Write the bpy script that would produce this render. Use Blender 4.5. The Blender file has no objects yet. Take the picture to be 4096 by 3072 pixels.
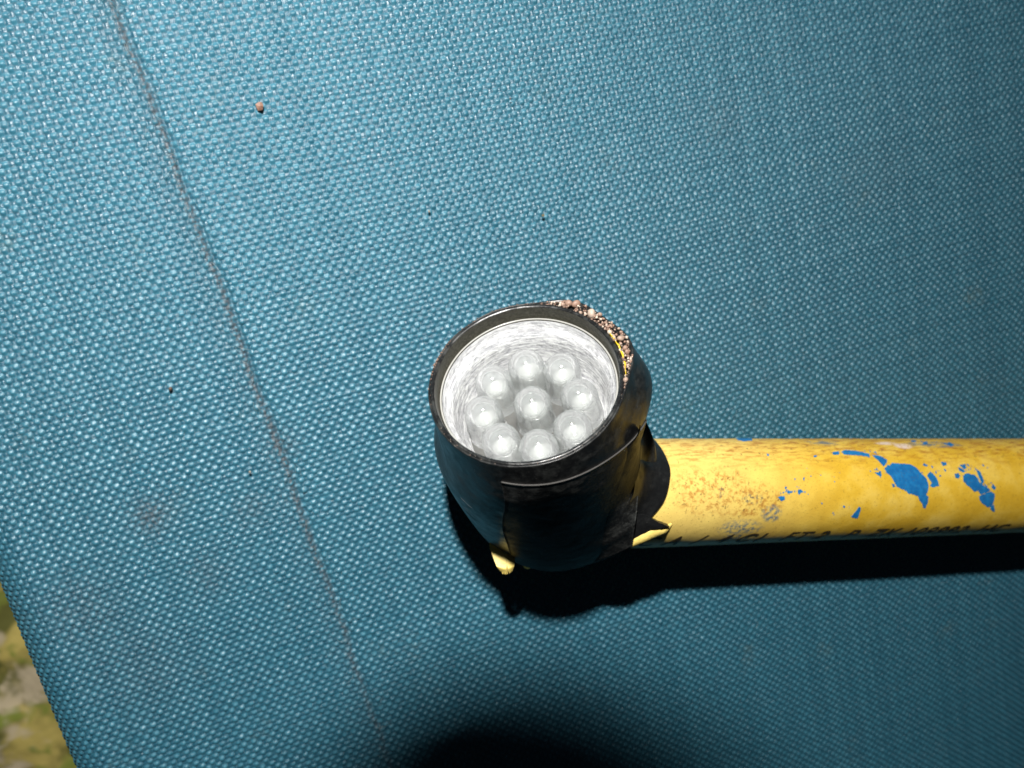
import bpy, bmesh, math, random
import numpy as np
from mathutils import Vector, Matrix
from mathutils import noise as mnoise

random.seed(7)
rng = np.random.default_rng(11)
MM = 0.001                      # everything below is laid out in millimetres
scene = bpy.context.scene
COL = scene.collection

# ------------------------------------------------------------------ camera
CAM_LOC = np.array([-53.76, 51.32, 144.9])
CAM_X = np.array([0.9592, 0.0, 0.2825])
CAM_Y = np.array([0.0527, 0.9825, -0.1789])
CAM_Z = np.array([-0.2777, 0.1865, 0.9424])
cd = bpy.data.cameras.new("camera")
cam = bpy.data.objects.new("camera", cd)
COL.objects.link(cam)
m = Matrix.Identity(4)
for k, v in enumerate((CAM_X, CAM_Y, CAM_Z)):
    for r in range(3):
        m[r][k] = v[r]
for r in range(3):
    m[r][3] = CAM_LOC[r] * MM
cam.matrix_world = m
cd.sensor_width = 36.0
cd.lens = 36.0 * 3342.0 / 4096.0
cd.clip_start = 0.002
cd.clip_end = 20.0
cd.dof.use_dof = True
cd.dof.focus_distance = 0.130
cd.dof.aperture_fstop = cd.lens / 1.4
scene.camera = cam

def cam_to_world(x, y, z):
    return CAM_LOC + CAM_X * x + CAM_Y * y + CAM_Z * z

# ------------------------------------------------------------------ world: a dark surrounding, the flash does the lighting
world = bpy.data.worlds.new("World")
scene.world = world
world.use_nodes = True
bg = world.node_tree.nodes["Background"]
bg.inputs[0].default_value = (0.55, 0.68, 0.9, 1)
bg.inputs[1].default_value = 0.012

# ------------------------------------------------------------------ the camera's flash
FLASH = cam_to_world(-14.0, 106.0, 60.0)
fl = bpy.data.lights.new("flash", 'AREA')
fl.shape = 'RECTANGLE'
fl.size = 0.013
fl.size_y = 0.007
fl.energy = 0.69
fl.spread = math.radians(124)
fl.color = (1.0, 0.97, 0.93)
flo = bpy.data.objects.new("flash", fl)
COL.objects.link(flo)
flo.location = Vector(FLASH) * MM
aim = Vector((-48, 14, 0)) * MM - flo.location
flo.rotation_euler = aim.to_track_quat('-Z', 'Y').to_euler()

scene.view_settings.view_transform = 'Standard'
scene.view_settings.look = 'None'
scene.view_settings.exposure = 0.0
scene.view_settings.gamma = 1.0
scene.cycles.max_bounces = 10
scene.cycles.transparent_max_bounces = 16
scene.cycles.sample_clamp_indirect = 6.0

# ------------------------------------------------------------------ helpers
def link(o, parent=None):
    COL.objects.link(o)
    if parent is not None:
        o.parent = parent
    return o

def tag(o, label=None, cat=None, group=None, kind=None):
    if label: o["label"] = label
    if cat: o["category"] = cat
    if group: o["group"] = group
    if kind: o["kind"] = kind
    return o

def empty(name, loc):
    o = bpy.data.objects.new(name, None)
    o.empty_display_size = 0.01
    o.location = Vector(loc) * MM
    return link(o)

def mesh_np(name, verts, faces, mat, parent=None, origin=(0, 0, 0), smooth=True):
    """verts in mm (n,3); faces: int array (n,4)/(n,3) or list of tuples"""
    me = bpy.data.meshes.new(name)
    verts = (np.asarray(verts, float) - np.asarray(origin, float)) * MM
    if isinstance(faces, np.ndarray):
        n, k = faces.shape
        me.vertices.add(len(verts))
        me.vertices.foreach_set("co", verts.astype(np.float32).ravel())
        me.loops.add(n * k)
        me.loops.foreach_set("vertex_index", faces.astype(np.int32).ravel())
        me.polygons.add(n)
        me.polygons.foreach_set("loop_start", (np.arange(n) * k).astype(np.int32))
        me.update(calc_edges=True)
    else:
        me.from_pydata([tuple(v) for v in verts], [], faces)
        me.update()
    if smooth:
        me.polygons.foreach_set("use_smooth", np.ones(len(me.polygons), dtype=bool))
    o = bpy.data.objects.new(name, me)
    if mat: me.materials.append(mat)
    return link(o, parent)

def grid_faces(nr, nc, closed=False):
    i, j = np.meshgrid(np.arange(nr - 1), np.arange(nc if closed else nc - 1), indexing='ij')
    j2 = (j + 1) % nc
    return np.stack([i * nc + j, i * nc + j2, (i + 1) * nc + j2, (i + 1) * nc + j], -1).reshape(-1, 4)

def float_attr(o, name, arr):
    at = o.data.attributes.new(name, 'FLOAT', 'POINT')
    at.data.foreach_set("value", np.asarray(arr, np.float32).ravel())

def vec_attr(o, name, arr):
    at = o.data.attributes.new(name, 'FLOAT_VECTOR', 'POINT')
    at.data.foreach_set("vector", np.asarray(arr, np.float32).ravel())

class NT:
    """small node-tree writer"""
    def __init__(self, name):
        self.m = bpy.data.materials.new(name)
        self.m.use_nodes = True
        self.t = self.m.node_tree
        self.t.nodes.clear()
        self.out = self.t.nodes.new('ShaderNodeOutputMaterial')
    def n(self, typ, **kw):
        nd = self.t.nodes.new(typ)
        for k, v in kw.items():
            if k.startswith('i_'):
                key = k[2:]
                key = int(key) if key.isdigit() else key.replace('_', ' ')
                self.set(nd.inputs[key], v)
            else:
                setattr(nd, k, v)
        return nd
    def set(self, sock, v):
        if isinstance(v, bpy.types.NodeSocket):
            self.t.links.new(v, sock)
        else:
            sock.default_value = v
    def math(self, op, a, b=None, clamp=False):
        nd = self.n('ShaderNodeMath', operation=op, use_clamp=clamp)
        self.set(nd.inputs[0], a)
        if b is not None: self.set(nd.inputs[1], b)
        return nd.outputs[0]
    def mix(self, fac, a, b, blend='MIX'):
        nd = self.n('ShaderNodeMix', data_type='RGBA', blend_type=blend)
        self.set(nd.inputs[0], fac)
        self.set(nd.inputs[6], a if isinstance(a, bpy.types.NodeSocket) else (*a, 1))
        self.set(nd.inputs[7], b if isinstance(b, bpy.types.NodeSocket) else (*b, 1))
        return nd.outputs[2]
    def noise(self, vec, scale, detail=4, rough=.55, dist=0.0):
        nd = self.n('ShaderNodeTexNoise')
        if vec is not None: self.set(nd.inputs['Vector'], vec)
        nd.inputs['Scale'].default_value = scale
        nd.inputs['Detail'].default_value = detail
        nd.inputs['Roughness'].default_value = rough
        nd.inputs['Distortion'].default_value = dist
        return nd.outputs[0]
    def ramp(self, fac, lo, hi):
        nd = self.n('ShaderNodeMapRange', interpolation_type='SMOOTHSTEP')
        self.set(nd.inputs[0], fac)
        nd.inputs[1].default_value = lo
        nd.inputs[2].default_value = hi
        return nd.outputs[0]
    def attr(self, name):
        return self.n('ShaderNodeAttribute', attribute_name=name)
    def objmm(self):
        tc = self.n('ShaderNodeTexCoord')
        mp = self.n('ShaderNodeVectorMath', operation='SCALE')
        self.t.links.new(tc.outputs['Object'], mp.inputs[0])
        mp.inputs['Scale'].default_value = 1000.0
        return mp.outputs[0]
    def bump(self, h, dist_mm, strength=1.0, normal=None):
        nd = self.n('ShaderNodeBump')
        self.set(nd.inputs['Height'], h)
        nd.inputs['Distance'].default_value = dist_mm * MM
        nd.inputs['Strength'].default_value = strength
        if normal is not None: self.set(nd.inputs['Normal'], normal)
        return nd.outputs[0]
    def principled(self, **kw):
        p = self.n('ShaderNodeBsdfPrincipled')
        for k, v in kw.items():
            key = k.replace('_', ' ')
            if not isinstance(v, bpy.types.NodeSocket) and key in ('Base Color', 'Specular Tint', 'Sheen Tint', 'Emission Color'):
                v = (*v, 1)
            self.set(p.inputs[key], v)
        return p.outputs[0]
    def finish(self, sh):
        self.t.links.new(sh, self.out.inputs[0])
        return self.m

# ------------------------------------------------------------------ materials
def mat_fabric():
    t = NT("teal_canvas")
    mm = t.objmm()
    ya = t.attr('ya').outputs['Fac']
    tint = t.attr('tint').outputs['Fac']
    dirt = t.attr('dirt').outputs['Fac']
    fc = t.attr('fc').outputs['Vector']
    fil = t.noise(fc, 1.0, 3, .6)
    big = t.noise(mm, .09, 3)
    mid = t.noise(mm, .9, 3, .6)
    base = t.mix(t.ramp(tint, 0, 1), (.015, .099, .149), (.032, .147, .208))
    base = t.mix(t.math('MULTIPLY', t.math('SUBTRACT', 1.0, ya), .6), base, (.006, .052, .092))  # cross yarns darker: shade between the beads put into the colour
    base = t.mix(t.math('MULTIPLY', t.ramp(mid, .55, .8), .28), base, (.045, .14, .19))
    base = t.mix(t.math('MULTIPLY', t.ramp(fil, .50, .75), .30), base, (.14, .30, .37))
    grime = t.math('MULTIPLY', t.ramp(big, .58, .78), t.ramp(mid, .42, .62))
    base = t.mix(t.math('MULTIPLY', grime, .22), base, (.13, .14, .09))
    dn = t.ramp(t.noise(mm, 1.7, 4, .65), .34, .62)
    d = t.math('MULTIPLY', dirt, dn, clamp=True)
    base = t.mix(t.math('MULTIPLY', d, .75), base, (.050, .047, .050))
    nb = t.bump(fil, .10, .8)
    sh = t.principled(Base_Color=base, Roughness=t.math('ADD', t.math('MULTIPLY', dirt, .2), t.math('ADD', .31, t.math('MULTIPLY', ya, .06))), Normal=nb,
                      Specular_IOR_Level=t.math('ADD', .85, t.math('MULTIPLY', ya, -.15)), Sheen_Weight=.03, Sheen_Roughness=.4, Sheen_Tint=(.6, .9, 1))
    return t.finish(sh)

def mat_backing():
    t = NT("canvas_backing")
    mm = t.objmm()
    rot = t.n('ShaderNodeVectorRotate', rotation_type='Z_AXIS')
    t.set(rot.inputs['Vector'], mm)
    rot.inputs['Angle'].default_value = math.radians(-13.2)
    sx = t.n('ShaderNodeSeparateXYZ'); t.set(sx.inputs[0], rot.outputs[0])
    a = t.math('SINE', t.math('MULTIPLY', sx.outputs[0], math.pi / .86))
    b = t.math('SINE', t.math('MULTIPLY', sx.outputs[1], math.pi / .92))
    h = t.math('ABSOLUTE', t.math('MULTIPLY', a, b))
    base = t.mix(h, (.011, .07, .11), (.030, .125, .18))
    return t.finish(t.principled(Base_Color=base, Roughness=.5, Normal=t.bump(h, .3, .9)))

def mat_tape(name, dust=.5, rough=.22, spec=.40):
    t = NT(name)
    mm = t.objmm()
    sp = t.n('ShaderNodeTexVoronoi', feature='F1'); t.set(sp.inputs['Vector'], mm); sp.inputs['Scale'].default_value = 1.5
    spot = t.math('MULTIPLY', t.ramp(sp.outputs['Distance'], .13, .04), t.ramp(t.noise(mm, .35, 2), .5, .62))
    film = t.ramp(t.noise(mm, .55, 6, .7), .42, .75)
    fine = t.ramp(t.noise(mm, 3.2, 4, .7), .5, .78)
    dusty = t.math('MULTIPLY', t.math('ADD', t.math('MULTIPLY', film, .26), t.math('MULTIPLY', fine, .26)), dust, clamp=True)
    c = t.mix(dusty, (.0075, .008, .0085), (.15, .16, .15))
    c = t.mix(t.math('MULTIPLY', spot, .6 * dust), c, (.45, .43, .38))
    wr = t.noise(mm, .16, 2)
    r = t.math('ADD', t.math('MULTIPLY', film, .18), rough)
    nb = t.bump(t.noise(mm, .45, 4, .5), .12, .6, t.bump(wr, .8, .5))
    return t.finish(t.principled(Base_Color=c, Roughness=r, Normal=nb, Specular_IOR_Level=spec))

def mat_simple(name, col, rough=.4, metal=0.0, bump=None, spec=.5):
    t = NT(name)
    kw = dict(Base_Color=col, Roughness=rough, Metallic=metal, Specular_IOR_Level=spec)
    if bump:
        kw['Normal'] = t.bump(t.noise(t.objmm(), bump[0], 4), bump[1], 1.0)
    return t.finish(t.principled(**kw))

def mat_bore():
    t = NT("anodised_bore")
    mm = t.objmm()
    nz = t.noise(mm, 2.5, 5, .6)
    c = t.mix(t.ramp(nz, .35, .7), (.026, .025, .018), (.062, .06, .046))
    return t.finish(t.principled(Base_Color=c, Roughness=.34, Metallic=.35, Normal=t.bump(nz, .04, .6)))

def mat_reflector():
    t = NT("silvered_reflector")
    at = t.attr('rc').outputs['Vector']         # (radius, angle, 0): brushed and scuffed plating
    s1 = t.noise(at, 1.0, 5, .65, .4)
    s2 = t.noise(t.objmm(), .8, 4, .6)
    nb = t.bump(s1, .10, .9, t.bump(s2, .55, .8))
    c = t.mix(t.ramp(t.math('ADD', t.math('MULTIPLY', s1, .7), t.math('MULTIPLY', s2, .3)), .36, .62), (.46, .46, .49), (1.0, 1.0, 1.0))
    r = t.math('ADD', t.math('MULTIPLY', s2, .25), .08)
    return t.finish(t.principled(Base_Color=c, Roughness=r, Metallic=.5, Normal=nb))

def mat_lens():
    t = NT("clear_plastic_window")
    mm = t.objmm()
    sc = t.ramp(t.noise(mm, 2.0, 6, .75), .60, .74)
    tr = t.n('ShaderNodeBsdfTransparent'); tr.inputs[0].default_value = (.965, .97, .97, 1)
    gl = t.n('ShaderNodeBsdfGlossy'); gl.inputs[0].default_value = (1, 1, 1, 1); gl.inputs['Roughness'].default_value = .03
    df = t.n('ShaderNodeBsdfDiffuse'); df.inputs[0].default_value = (.8, .8, .82, 1)
    fr = t.n('ShaderNodeFresnel'); fr.inputs[0].default_value = 1.46
    mx = t.n('ShaderNodeMixShader'); t.set(mx.inputs[0], fr.outputs[0]); t.set(mx.inputs[1], tr.outputs[0]); t.set(mx.inputs[2], gl.outputs[0])
    m2 = t.n('ShaderNodeMixShader'); t.set(m2.inputs[0], t.math('ADD', t.math('MULTIPLY', sc, .10), .012)); t.set(m2.inputs[1], mx.outputs[0]); t.set(m2.inputs[2], df.outputs[0])
    return t.finish(m2.outputs[0])

def mat_led():
    t = NT("clear_epoxy")
    tr = t.n('ShaderNodeBsdfTransparent'); tr.inputs[0].default_value = (.86, .88, .87, 1)
    rf = t.n('ShaderNodeBsdfRefraction'); rf.inputs[0].default_value = (.95, .97, .96, 1); rf.inputs['Roughness'].default_value = .03; rf.inputs['IOR'].default_value = 1.45
    tl = t.n('ShaderNodeBsdfTranslucent'); tl.inputs[0].default_value = (.88, .90, .90, 1)
    df = t.n('ShaderNodeBsdfDiffuse'); df.inputs[0].default_value = (.60, .62, .63, 1)
    gl = t.n('ShaderNodeBsdfGlossy'); gl.inputs[0].default_value = (1, 1, 1, 1); gl.inputs['Roughness'].default_value = .07
    fr = t.n('ShaderNodeFresnel'); fr.inputs[0].default_value = 1.52
    def mx(f, a, b):
        n_ = t.n('ShaderNodeMixShader'); t.set(n_.inputs[0], f); t.set(n_.inputs[1], a.outputs[0]); t.set(n_.inputs[2], b.outputs[0]); return n_
    milky = mx(.5, df, tl)
    see = mx(.35, tr, rf)
    body_ = mx(.38, see, milky)
    cap = t.math('MINIMUM', t.math('MULTIPLY', fr.outputs[0], 1.6), .34)
    return t.finish(mx(cap, body_, gl).outputs[0])

def mat_pipe():
    t = NT("yellow_pipe_plastic")
    pc = t.attr('pc').outputs['Vector']          # (mm along the pipe, mm round it, 0)
    n1 = t.noise(pc, .16, 4, .6)
    n2 = t.noise(pc, 1.2, 6, .72)
    n3 = t.noise(pc, 3.6, 3, .6)
    mp = t.n('ShaderNodeMapping'); t.set(mp.inputs[0], pc); mp.inputs['Scale'].default_value = (.35, 1.6, 1); mp.inputs['Rotation'].default_value = (0, 0, .45)
    n4 = t.noise(mp.outputs[0], .9, 5, .65)
    base = t.mix(t.ramp(n1, .3, .7), (.66, .40, .028), (.80, .53, .060))
    sep = t.n('ShaderNodeSeparateXYZ'); t.set(sep.inputs[0], pc)
    s, w_ = sep.outputs[0], sep.outputs[1]
    # paler area beside the tape
    base = t.mix(t.math('MULTIPLY', t.math('MAXIMUM', t.ramp(s, 34, 0), t.math('MULTIPLY', t.ramp(n1, .45, .7), .4)), .45), base, (.82, .68, .27))
    def blob(cs, cw, rs, rw):
        a = t.math('DIVIDE', t.math('SUBTRACT', s, cs), rs)
        b = t.math('DIVIDE', t.math('SUBTRACT', w_, cw), rw)
        q = t.math('ADD', t.math('MULTIPLY', a, a), t.math('MULTIPLY', b, b))
        return t.ramp(t.math('ADD', q, t.math('MULTIPLY', t.math('SUBTRACT', n1, .5), 1.4)), 1.0, .15)
    def mx_(*bs):
        r = bs[0]
        for b in bs[1:]: r = t.math('MAXIMUM', r, b)
        return r
    # orange-brown staining streaks along the far side and near the tape
    far = t.ramp(w_, 11.0, 3.0)
    stain = t.math('MULTIPLY', mx_(far, 0.0), t.ramp(n4, .44, .66))
    near = t.math('MULTIPLY', mx_(blob(2, 12.5, 10, 5.5), blob(10, 14.5, 8, 4.5)), t.ramp(t.noise(pc, .75, 6, .75), .47, .60))
    stain = t.math('MAXIMUM', stain, t.math('MULTIPLY', near, .75))
    base = t.mix(t.math('MULTIPLY', stain, .9), base, (.36, .115, .012))
    sp_ = t.math('MULTIPLY', t.ramp(n2, .57, .66), t.math('ADD', .40, mx_(t.math('MULTIPLY', far, .7), blob(3, 13, 11, 6), blob(10, 15, 8, 4))), clamp=True)
    base = t.mix(t.math('MULTIPLY', sp_, .8), base, (.10, .060, .022))
    base = t.mix(t.math('MULTIPLY', t.ramp(n3, .62, .69), .75), base, (.11, .06, .015))
    # scuffed blue-grey rub marks and one pale scrape
    rub = t.math('MULTIPLY', mx_(blob(8.8, 19.9, 5.0, 2.4), blob(14.3, 17, 2.6, 2.0), blob(8.4, 22.4, 2.4, 1.6)), t.ramp(n2, .42, .58))
    base = t.mix(t.math('MULTIPLY', rub, .85), base, (.055, .135, .20))
    rub2 = t.math('MULTIPLY', mx_(blob(62.7, 12.2, 1.5, 1.1), blob(59.2, 8.6, 1.6, .8), blob(50.0, 11.6, 1.0, 1.0), blob(9.9, 14.2, 2.8, 1.7), blob(3.4, 12.8, 1.2, 1.4)), t.ramp(n2, .48, .6))
    base = t.mix(t.math('MULTIPLY', rub2, .8), base, (.12, .11, .09))
    top = t.math('MULTIPLY', mx_(blob(30, 1.6, 5, 1.5), blob(55, 2.4, 9, 1.5)), t.ramp(n4, .42, .56))
    base = t.mix(t.math('MULTIPLY', top, .8), base, (.10, .17, .21))
    pale = t.math('MULTIPLY', mx_(blob(47.5, 3.0, 2.6, 1.2), blob(44.5, 2.0, 3.0, .9)), t.ramp(n2, .38, .5))
    base = t.mix(pale, base, (.78, .62, .50))
    nb = t.bump(n2, .05, .5, t.bump(n1, .35, .4))
    return t.finish(t.principled(Base_Color=base, Roughness=t.math('ADD', .24, t.math('MULTIPLY', n2, .22)), Normal=nb, Specular_IOR_Level=.6))

def mat_ground():
    t = NT("mossy_ground")
    mm = t.objmm()
    a = t.noise(mm, .085, 2, .5, .5)
    b = t.noise(mm, .13, 2, .5)
    c = t.noise(mm, .07, 3)
    base = t.mix(t.ramp(a, .35, .65), (.075, .075, .010), (.36, .29, .075))
    base = t.mix(t.ramp(b, .52, .70), base, (.14, .17, .02))
    base = t.mix(t.math('MULTIPLY', t.ramp(c, .54, .66), .8), base, (.42, .35, .24))
    return t.finish(t.principled(Base_Color=base, Roughness=.85, Normal=t.bump(b, 1.5, .5)))

M = dict(
    fabric=mat_fabric(), backing=mat_backing(), tape=mat_tape("black_vinyl_tape", .75, .32), strip=mat_tape("dusty_vinyl_tape", 1.2, .48, .2),
    collar=mat_tape("clean_vinyl_tape", .2, .30), lip=mat_tape("black_lip", .8, .25), bore=mat_bore(), refl=mat_reflector(), lens=mat_lens(), led=mat_led(), pipe=mat_pipe(), ground=mat_ground(),
    blue=None, ink=mat_simple("printed_ink", (.055, .035, .012), .5), chip=mat_simple("led_cup_metal", (.86, .86, .84), .22, .45), plate=mat_simple("grey_led_board", (.09, .09, .085), .35, .4, (1.5, .1)),
    cut=mat_simple("cut_pipe_edge", (.78, .60, .16), .5, 0, (2.0, .1)), inside=mat_simple("pipe_inside", (.55, .36, .04), .5),
    grit=None, dust_glint=mat_simple("dusty_edge_glint", (.055, .053, .05), .7, 0, (6.0, .1)), thread=mat_simple("loose_fibre", (.22, .28, .29), .5), black=mat_simple("blocker_black", (.01, .01, .01), .5),
)
t = NT("blue_paint")
mmv = t.objmm()
nz = t.noise(mmv, 1.1, 5, .6)
cb = t.mix(t.ramp(nz, .35, .7), (.010, .13, .36), (.016, .20, .47))
cb = t.mix(t.math('MULTIPLY', t.ramp(t.noise(mmv, 2.0, 6, .75), .54, .66), .55), cb, (.07, .10, .14))
M['blue'] = t.finish(t.principled(Base_Color=cb, Roughness=.38, Normal=t.bump(nz, .05, .6)))
t = NT("sand_grit")
g = t.attr('gc').outputs['Fac']
cg = t.mix(t.ramp(g, .0, .45), (.05, .028, .018), (.24, .15, .11))
cg = t.mix(t.ramp(g, .55, 1.0), cg, (.52, .45, .37))
M['grit'] = t.finish(t.principled(Base_Color=cg, Roughness=.55, Subsurface_Weight=.0))

# ------------------------------------------------------------------ ground far below the cushion's edge
def heightfield(xs, ys, fn):
    X, Y = np.meshgrid(xs, ys, indexing='ij')
    Z = np.array([[fn(x, y) for y in ys] for x in xs])
    return np.stack([X, Y, Z], -1).reshape(-1, 3), grid_faces(len(xs), len(ys))
def gz(x, y):
    p = Vector((x * .045, y * .045, 3.1))
    return -80 + 9 * mnoise.noise(p) + 2.5 * mnoise.noise(p * 2.7) + 1.2 * mnoise.noise(p * 6.3)
gv, gf = heightfield(np.arange(-420, 421, 6.0), np.arange(-420, 421, 6.0), gz)
tag(mesh_np("ground", gv, gf, M['ground']), kind="structure")

# ------------------------------------------------------------------ teal canvas cushion
TH = math.radians(13.2)
PU, PV = 0.86, 0.92                    # yarn pitches
UX, UY = math.cos(TH), math.sin(TH)    # across-direction u;  v runs along the crease (down-right)
VX, VY = UY, -UX
R_FOLD = 7.0
def uv_of(x, y): return x * UX + y * UY, x * VX + y * VY
U_FOLD = uv_of(-97.6, -8.4)[0] + 5.6   # the cushion turns down past this line
crease_pts = np.array([uv_of(*p) for p in [(-73.5, 84.4), (-65.1, 55.4), (-56.9, 27.4), (-49.1, -.4), (-40.4, -33.1)]])
CPOLY = np.polyfit(crease_pts[:, 1], crease_pts[:, 0], 2)
def crease_u(v):
    return np.polyval(CPOLY, v) + .18 * np.sin(v * .21) + .10 * np.sin(v * .57 + 1)

def soft(u, v):
    """gentle sag of the filled cushion, mm"""
    return .45 * np.sin(u * .045 + .6) * np.sin(v * .038 + 1.1) - .45

def cushion_pos(u, v, z):
    """surface coordinates -> world, with the rolled edge"""
    s = np.minimum(u - U_FOLD, 0)
    ang = np.minimum(-s / R_FOLD, math.pi / 2)
    rest = np.maximum(-s - R_FOLD * math.pi / 2, 0)
    nx, nz = -np.sin(ang), np.cos(ang)
    uu = np.maximum(u, U_FOLD) - R_FOLD * np.sin(ang) + nx * z
    zz = -R_FOLD * (1 - np.cos(ang)) - rest + nz * z
    return np.stack([uu * UX + v * VX, uu * UY + v * VY, zz], -1)

cushion = empty("canvas_cushion", (0, 0, 0))
tag(cushion, "teal woven canvas cushion with a dirty crease, under the torch and pipe", "cushion")

def build_weave():
    SUB = 5
    pad = 9.0
    u0, u1 = U_FOLD - 22, 142.0
    v0, v1 = -125.0, 132.0
    iu = np.arange(int(math.floor(u0 / PU)) * SUB, int(math.ceil(u1 / PU)) * SUB + 1)
    iv = np.arange(int(math.floor(v0 / PV)) * SUB, int(math.ceil(v1 / PV)) * SUB + 1)
    U, V = np.meshgrid(iu / SUB, iv / SUB, indexing='ij')      # in pitches
    W = cushion_pos(U * PU, V * PV, np.zeros_like(U))
    # keep what stands in or just round the picture
    P = W - CAM_LOC
    d = -(P @ CAM_Z); px = (P @ CAM_X) / d; py = (P @ CAM_Y) / d
    k = pad / 150.0
    keep = (abs(px) < .6128 + k) & (abs(py) < .4596 + k)
    del P, d, px, py
    # yarn irregularities
    nU, nV = int(u1 / PU) - int(u0 / PU) + 8, int(v1 / PV) - int(v0 / PV) + 8
    offU, offV = int(math.floor(u0 / PU)) - 2, int(math.floor(v0 / PV)) - 2
    Iu, Iv = np.rint(U).astype(int), np.rint(V).astype(int)
    ku, kv = Iu - offU, Iv - offV
    wob = lambda n, s: rng.normal(0, s, n)
    latA, latB = wob(nU + 4, .028), wob(nV + 4, .028)
    thA, thB = wob(nU + 4, .02), wob(nV + 4, .02)
    cellz = rng.normal(0, .020, (nU + 4, nV + 4)); cellx = rng.normal(0, .032, (nU + 4, nV + 4)); celly = rng.normal(0, .032, (nU + 4, nV + 4))
    tintA, tintB = rng.random(nU + 4), rng.random(nV + 4)
    jx = cellx[ku, kv]; jy = celly[ku, kv]
    Uc = U - Iu - latA[ku] - jx; Vc = V - Iv - latB[kv] - jy
    sgn = np.where((Iu + Iv) % 2 == 0, 1.0, -1.0)
    amp = .20
    # fat lengthwise yarns A float over flatter cross yarns B; each float is one rounded bead
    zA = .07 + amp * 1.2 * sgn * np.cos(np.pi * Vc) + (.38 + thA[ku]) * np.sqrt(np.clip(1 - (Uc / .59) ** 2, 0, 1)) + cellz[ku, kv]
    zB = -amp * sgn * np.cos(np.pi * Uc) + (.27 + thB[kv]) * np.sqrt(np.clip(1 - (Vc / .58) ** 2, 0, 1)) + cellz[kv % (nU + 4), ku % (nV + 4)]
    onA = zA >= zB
    Z = np.maximum(zA, zB) * 1.0 - .50
    vmm = V * PV; umm = U * PU
    dc = umm - crease_u(vmm)
    fade = 1 / (1 + np.exp((vmm - 20) / 12.0)) * .6 + .4
    Z = Z + fade * (.22 * np.exp(-((dc + .3) / .8) ** 2) - .50 * np.exp(-((dc - .75) / .42) ** 2)) + soft(umm, vmm)
    dirt = fade * (np.exp(-((dc - .1) / .62) ** 2) * 1.1 + .22 * np.exp(-((dc + 1.8) / 1.5) ** 2))
    st = rng.random((30, 3))
    for cx_, cy_, rr, aa in [(-86, -12, 7, .40), (-74.2, 3.3, 3.2, .9), (-66, -8, 4, .35), (-58, 3, 3.5, .4), (-77, -24, 8, .30), (30, 70, 5, .25), (66, 62, 8, .22), (-52, 14, 2.6, .5)]:
        cu, cv = uv_of(cx_, cy_)
        dirt += aa * np.exp(-(((umm - cu) ** 2 + (vmm - cv) ** 2) / rr ** 2))
    tint = np.where(onA, tintA[ku], tintB[kv]) * .55 + .22 + .25 * np.abs(np.sin(ku * 12.9898 + kv * 78.233) * 43758.5453 % 1.0)
    fcx = np.where(onA, U * 9.0 + V * .7, V * 9.0 + 31.7 + U * .7)
    fcy = np.where(onA, V * 1.3, U * 1.3)
    fcz = np.where(onA, ku * .37, kv * .37)
    co = cushion_pos(umm, vmm, Z)
    F = grid_faces(len(iu), len(iv))[:, ::-1]
    kf = keep.ravel()
    F = F[kf[F].all(1)]
    used = np.zeros(kf.size, bool); used[F.ravel()] = True
    remap = np.cumsum(used) - 1
    F = remap[F]
    sel = lambda a_: a_.reshape(-1)[used]
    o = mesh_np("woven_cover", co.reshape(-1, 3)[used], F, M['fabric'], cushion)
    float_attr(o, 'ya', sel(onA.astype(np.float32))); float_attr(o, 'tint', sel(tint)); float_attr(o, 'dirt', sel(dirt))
    vec_attr(o, 'fc', np.stack([sel(fcx), sel(fcy), sel(fcz)], -1))
    tag(o, "teal threads of the plain canvas weave", kind="stuff")
    return o
build_weave()

# the rest of the cushion: plain cover beyond the picture, filled body below
us = np.concatenate([np.linspace(U_FOLD - 45, U_FOLD - 11, 6), np.linspace(U_FOLD - 10.9, U_FOLD, 14), np.linspace(U_FOLD + 4, 260, 50)])
vs = np.linspace(-240, 240, 70)
Ub, Vb = np.meshgrid(us, vs, indexing='ij')
mesh_np("plain_cover", cushion_pos(Ub, Vb, soft(Ub, Vb) - .75).reshape(-1, 3), grid_faces(len(us), len(vs))[:, ::-1], M['backing'], cushion)

# stray fibres caught in the weave (too fine to count)
fv, ff = [], []
def fibre(u, v, L, ang, bend):
    pts = []
    for k in range(7):
        q = k / 6.0
        an = ang + bend * (q - .5)
        pts.append((u + L * (q - .5) * math.cos(an), v + L * (q - .5) * math.sin(an), .32 + .5 * math.sin(math.pi * q)))
    b0 = len(fv)
    for k, (a_, b_, c_) in enumerate(pts):
        P0 = cushion_pos(np.array(a_), np.array(b_), np.array(c_ + float(soft(a_, b_))))
        for j in range(3):
            th = j * 2.0944
            fv.append(P0 + .022 * np.array([math.cos(th) * math.sin(ang), math.cos(th) * math.cos(ang), math.sin(th)]))
    for k in range(6):
        for j in range(3):
            a0 = b0 + k * 3 + j; a1 = b0 + k * 3 + (j + 1) % 3
            ff.append((a0, a1, a1 + 3, a0 + 3))
for k in range(110):
    v_ = random.uniform(-110, 60)
    u_ = float(crease_u(v_)) + random.gauss(0, 1.2) if k < 90 else random.uniform(U_FOLD, 110)
    fibre(u_, v_, random.uniform(.8, 2.6), random.uniform(0, 6.28), random.uniform(-1.4, 1.4))
tag(mesh_np("stray_fibres", fv, ff, M['thread'], cushion), kind="stuff")

# ------------------------------------------------------------------ torch on its pipe
BASE = np.array([-4.0, 4.0, 0.0])
torch = empty("flashlight", BASE)
tag(torch, "LED flashlight wrapped in black tape, fixed to a worn yellow pipe handle", "flashlight")

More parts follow.
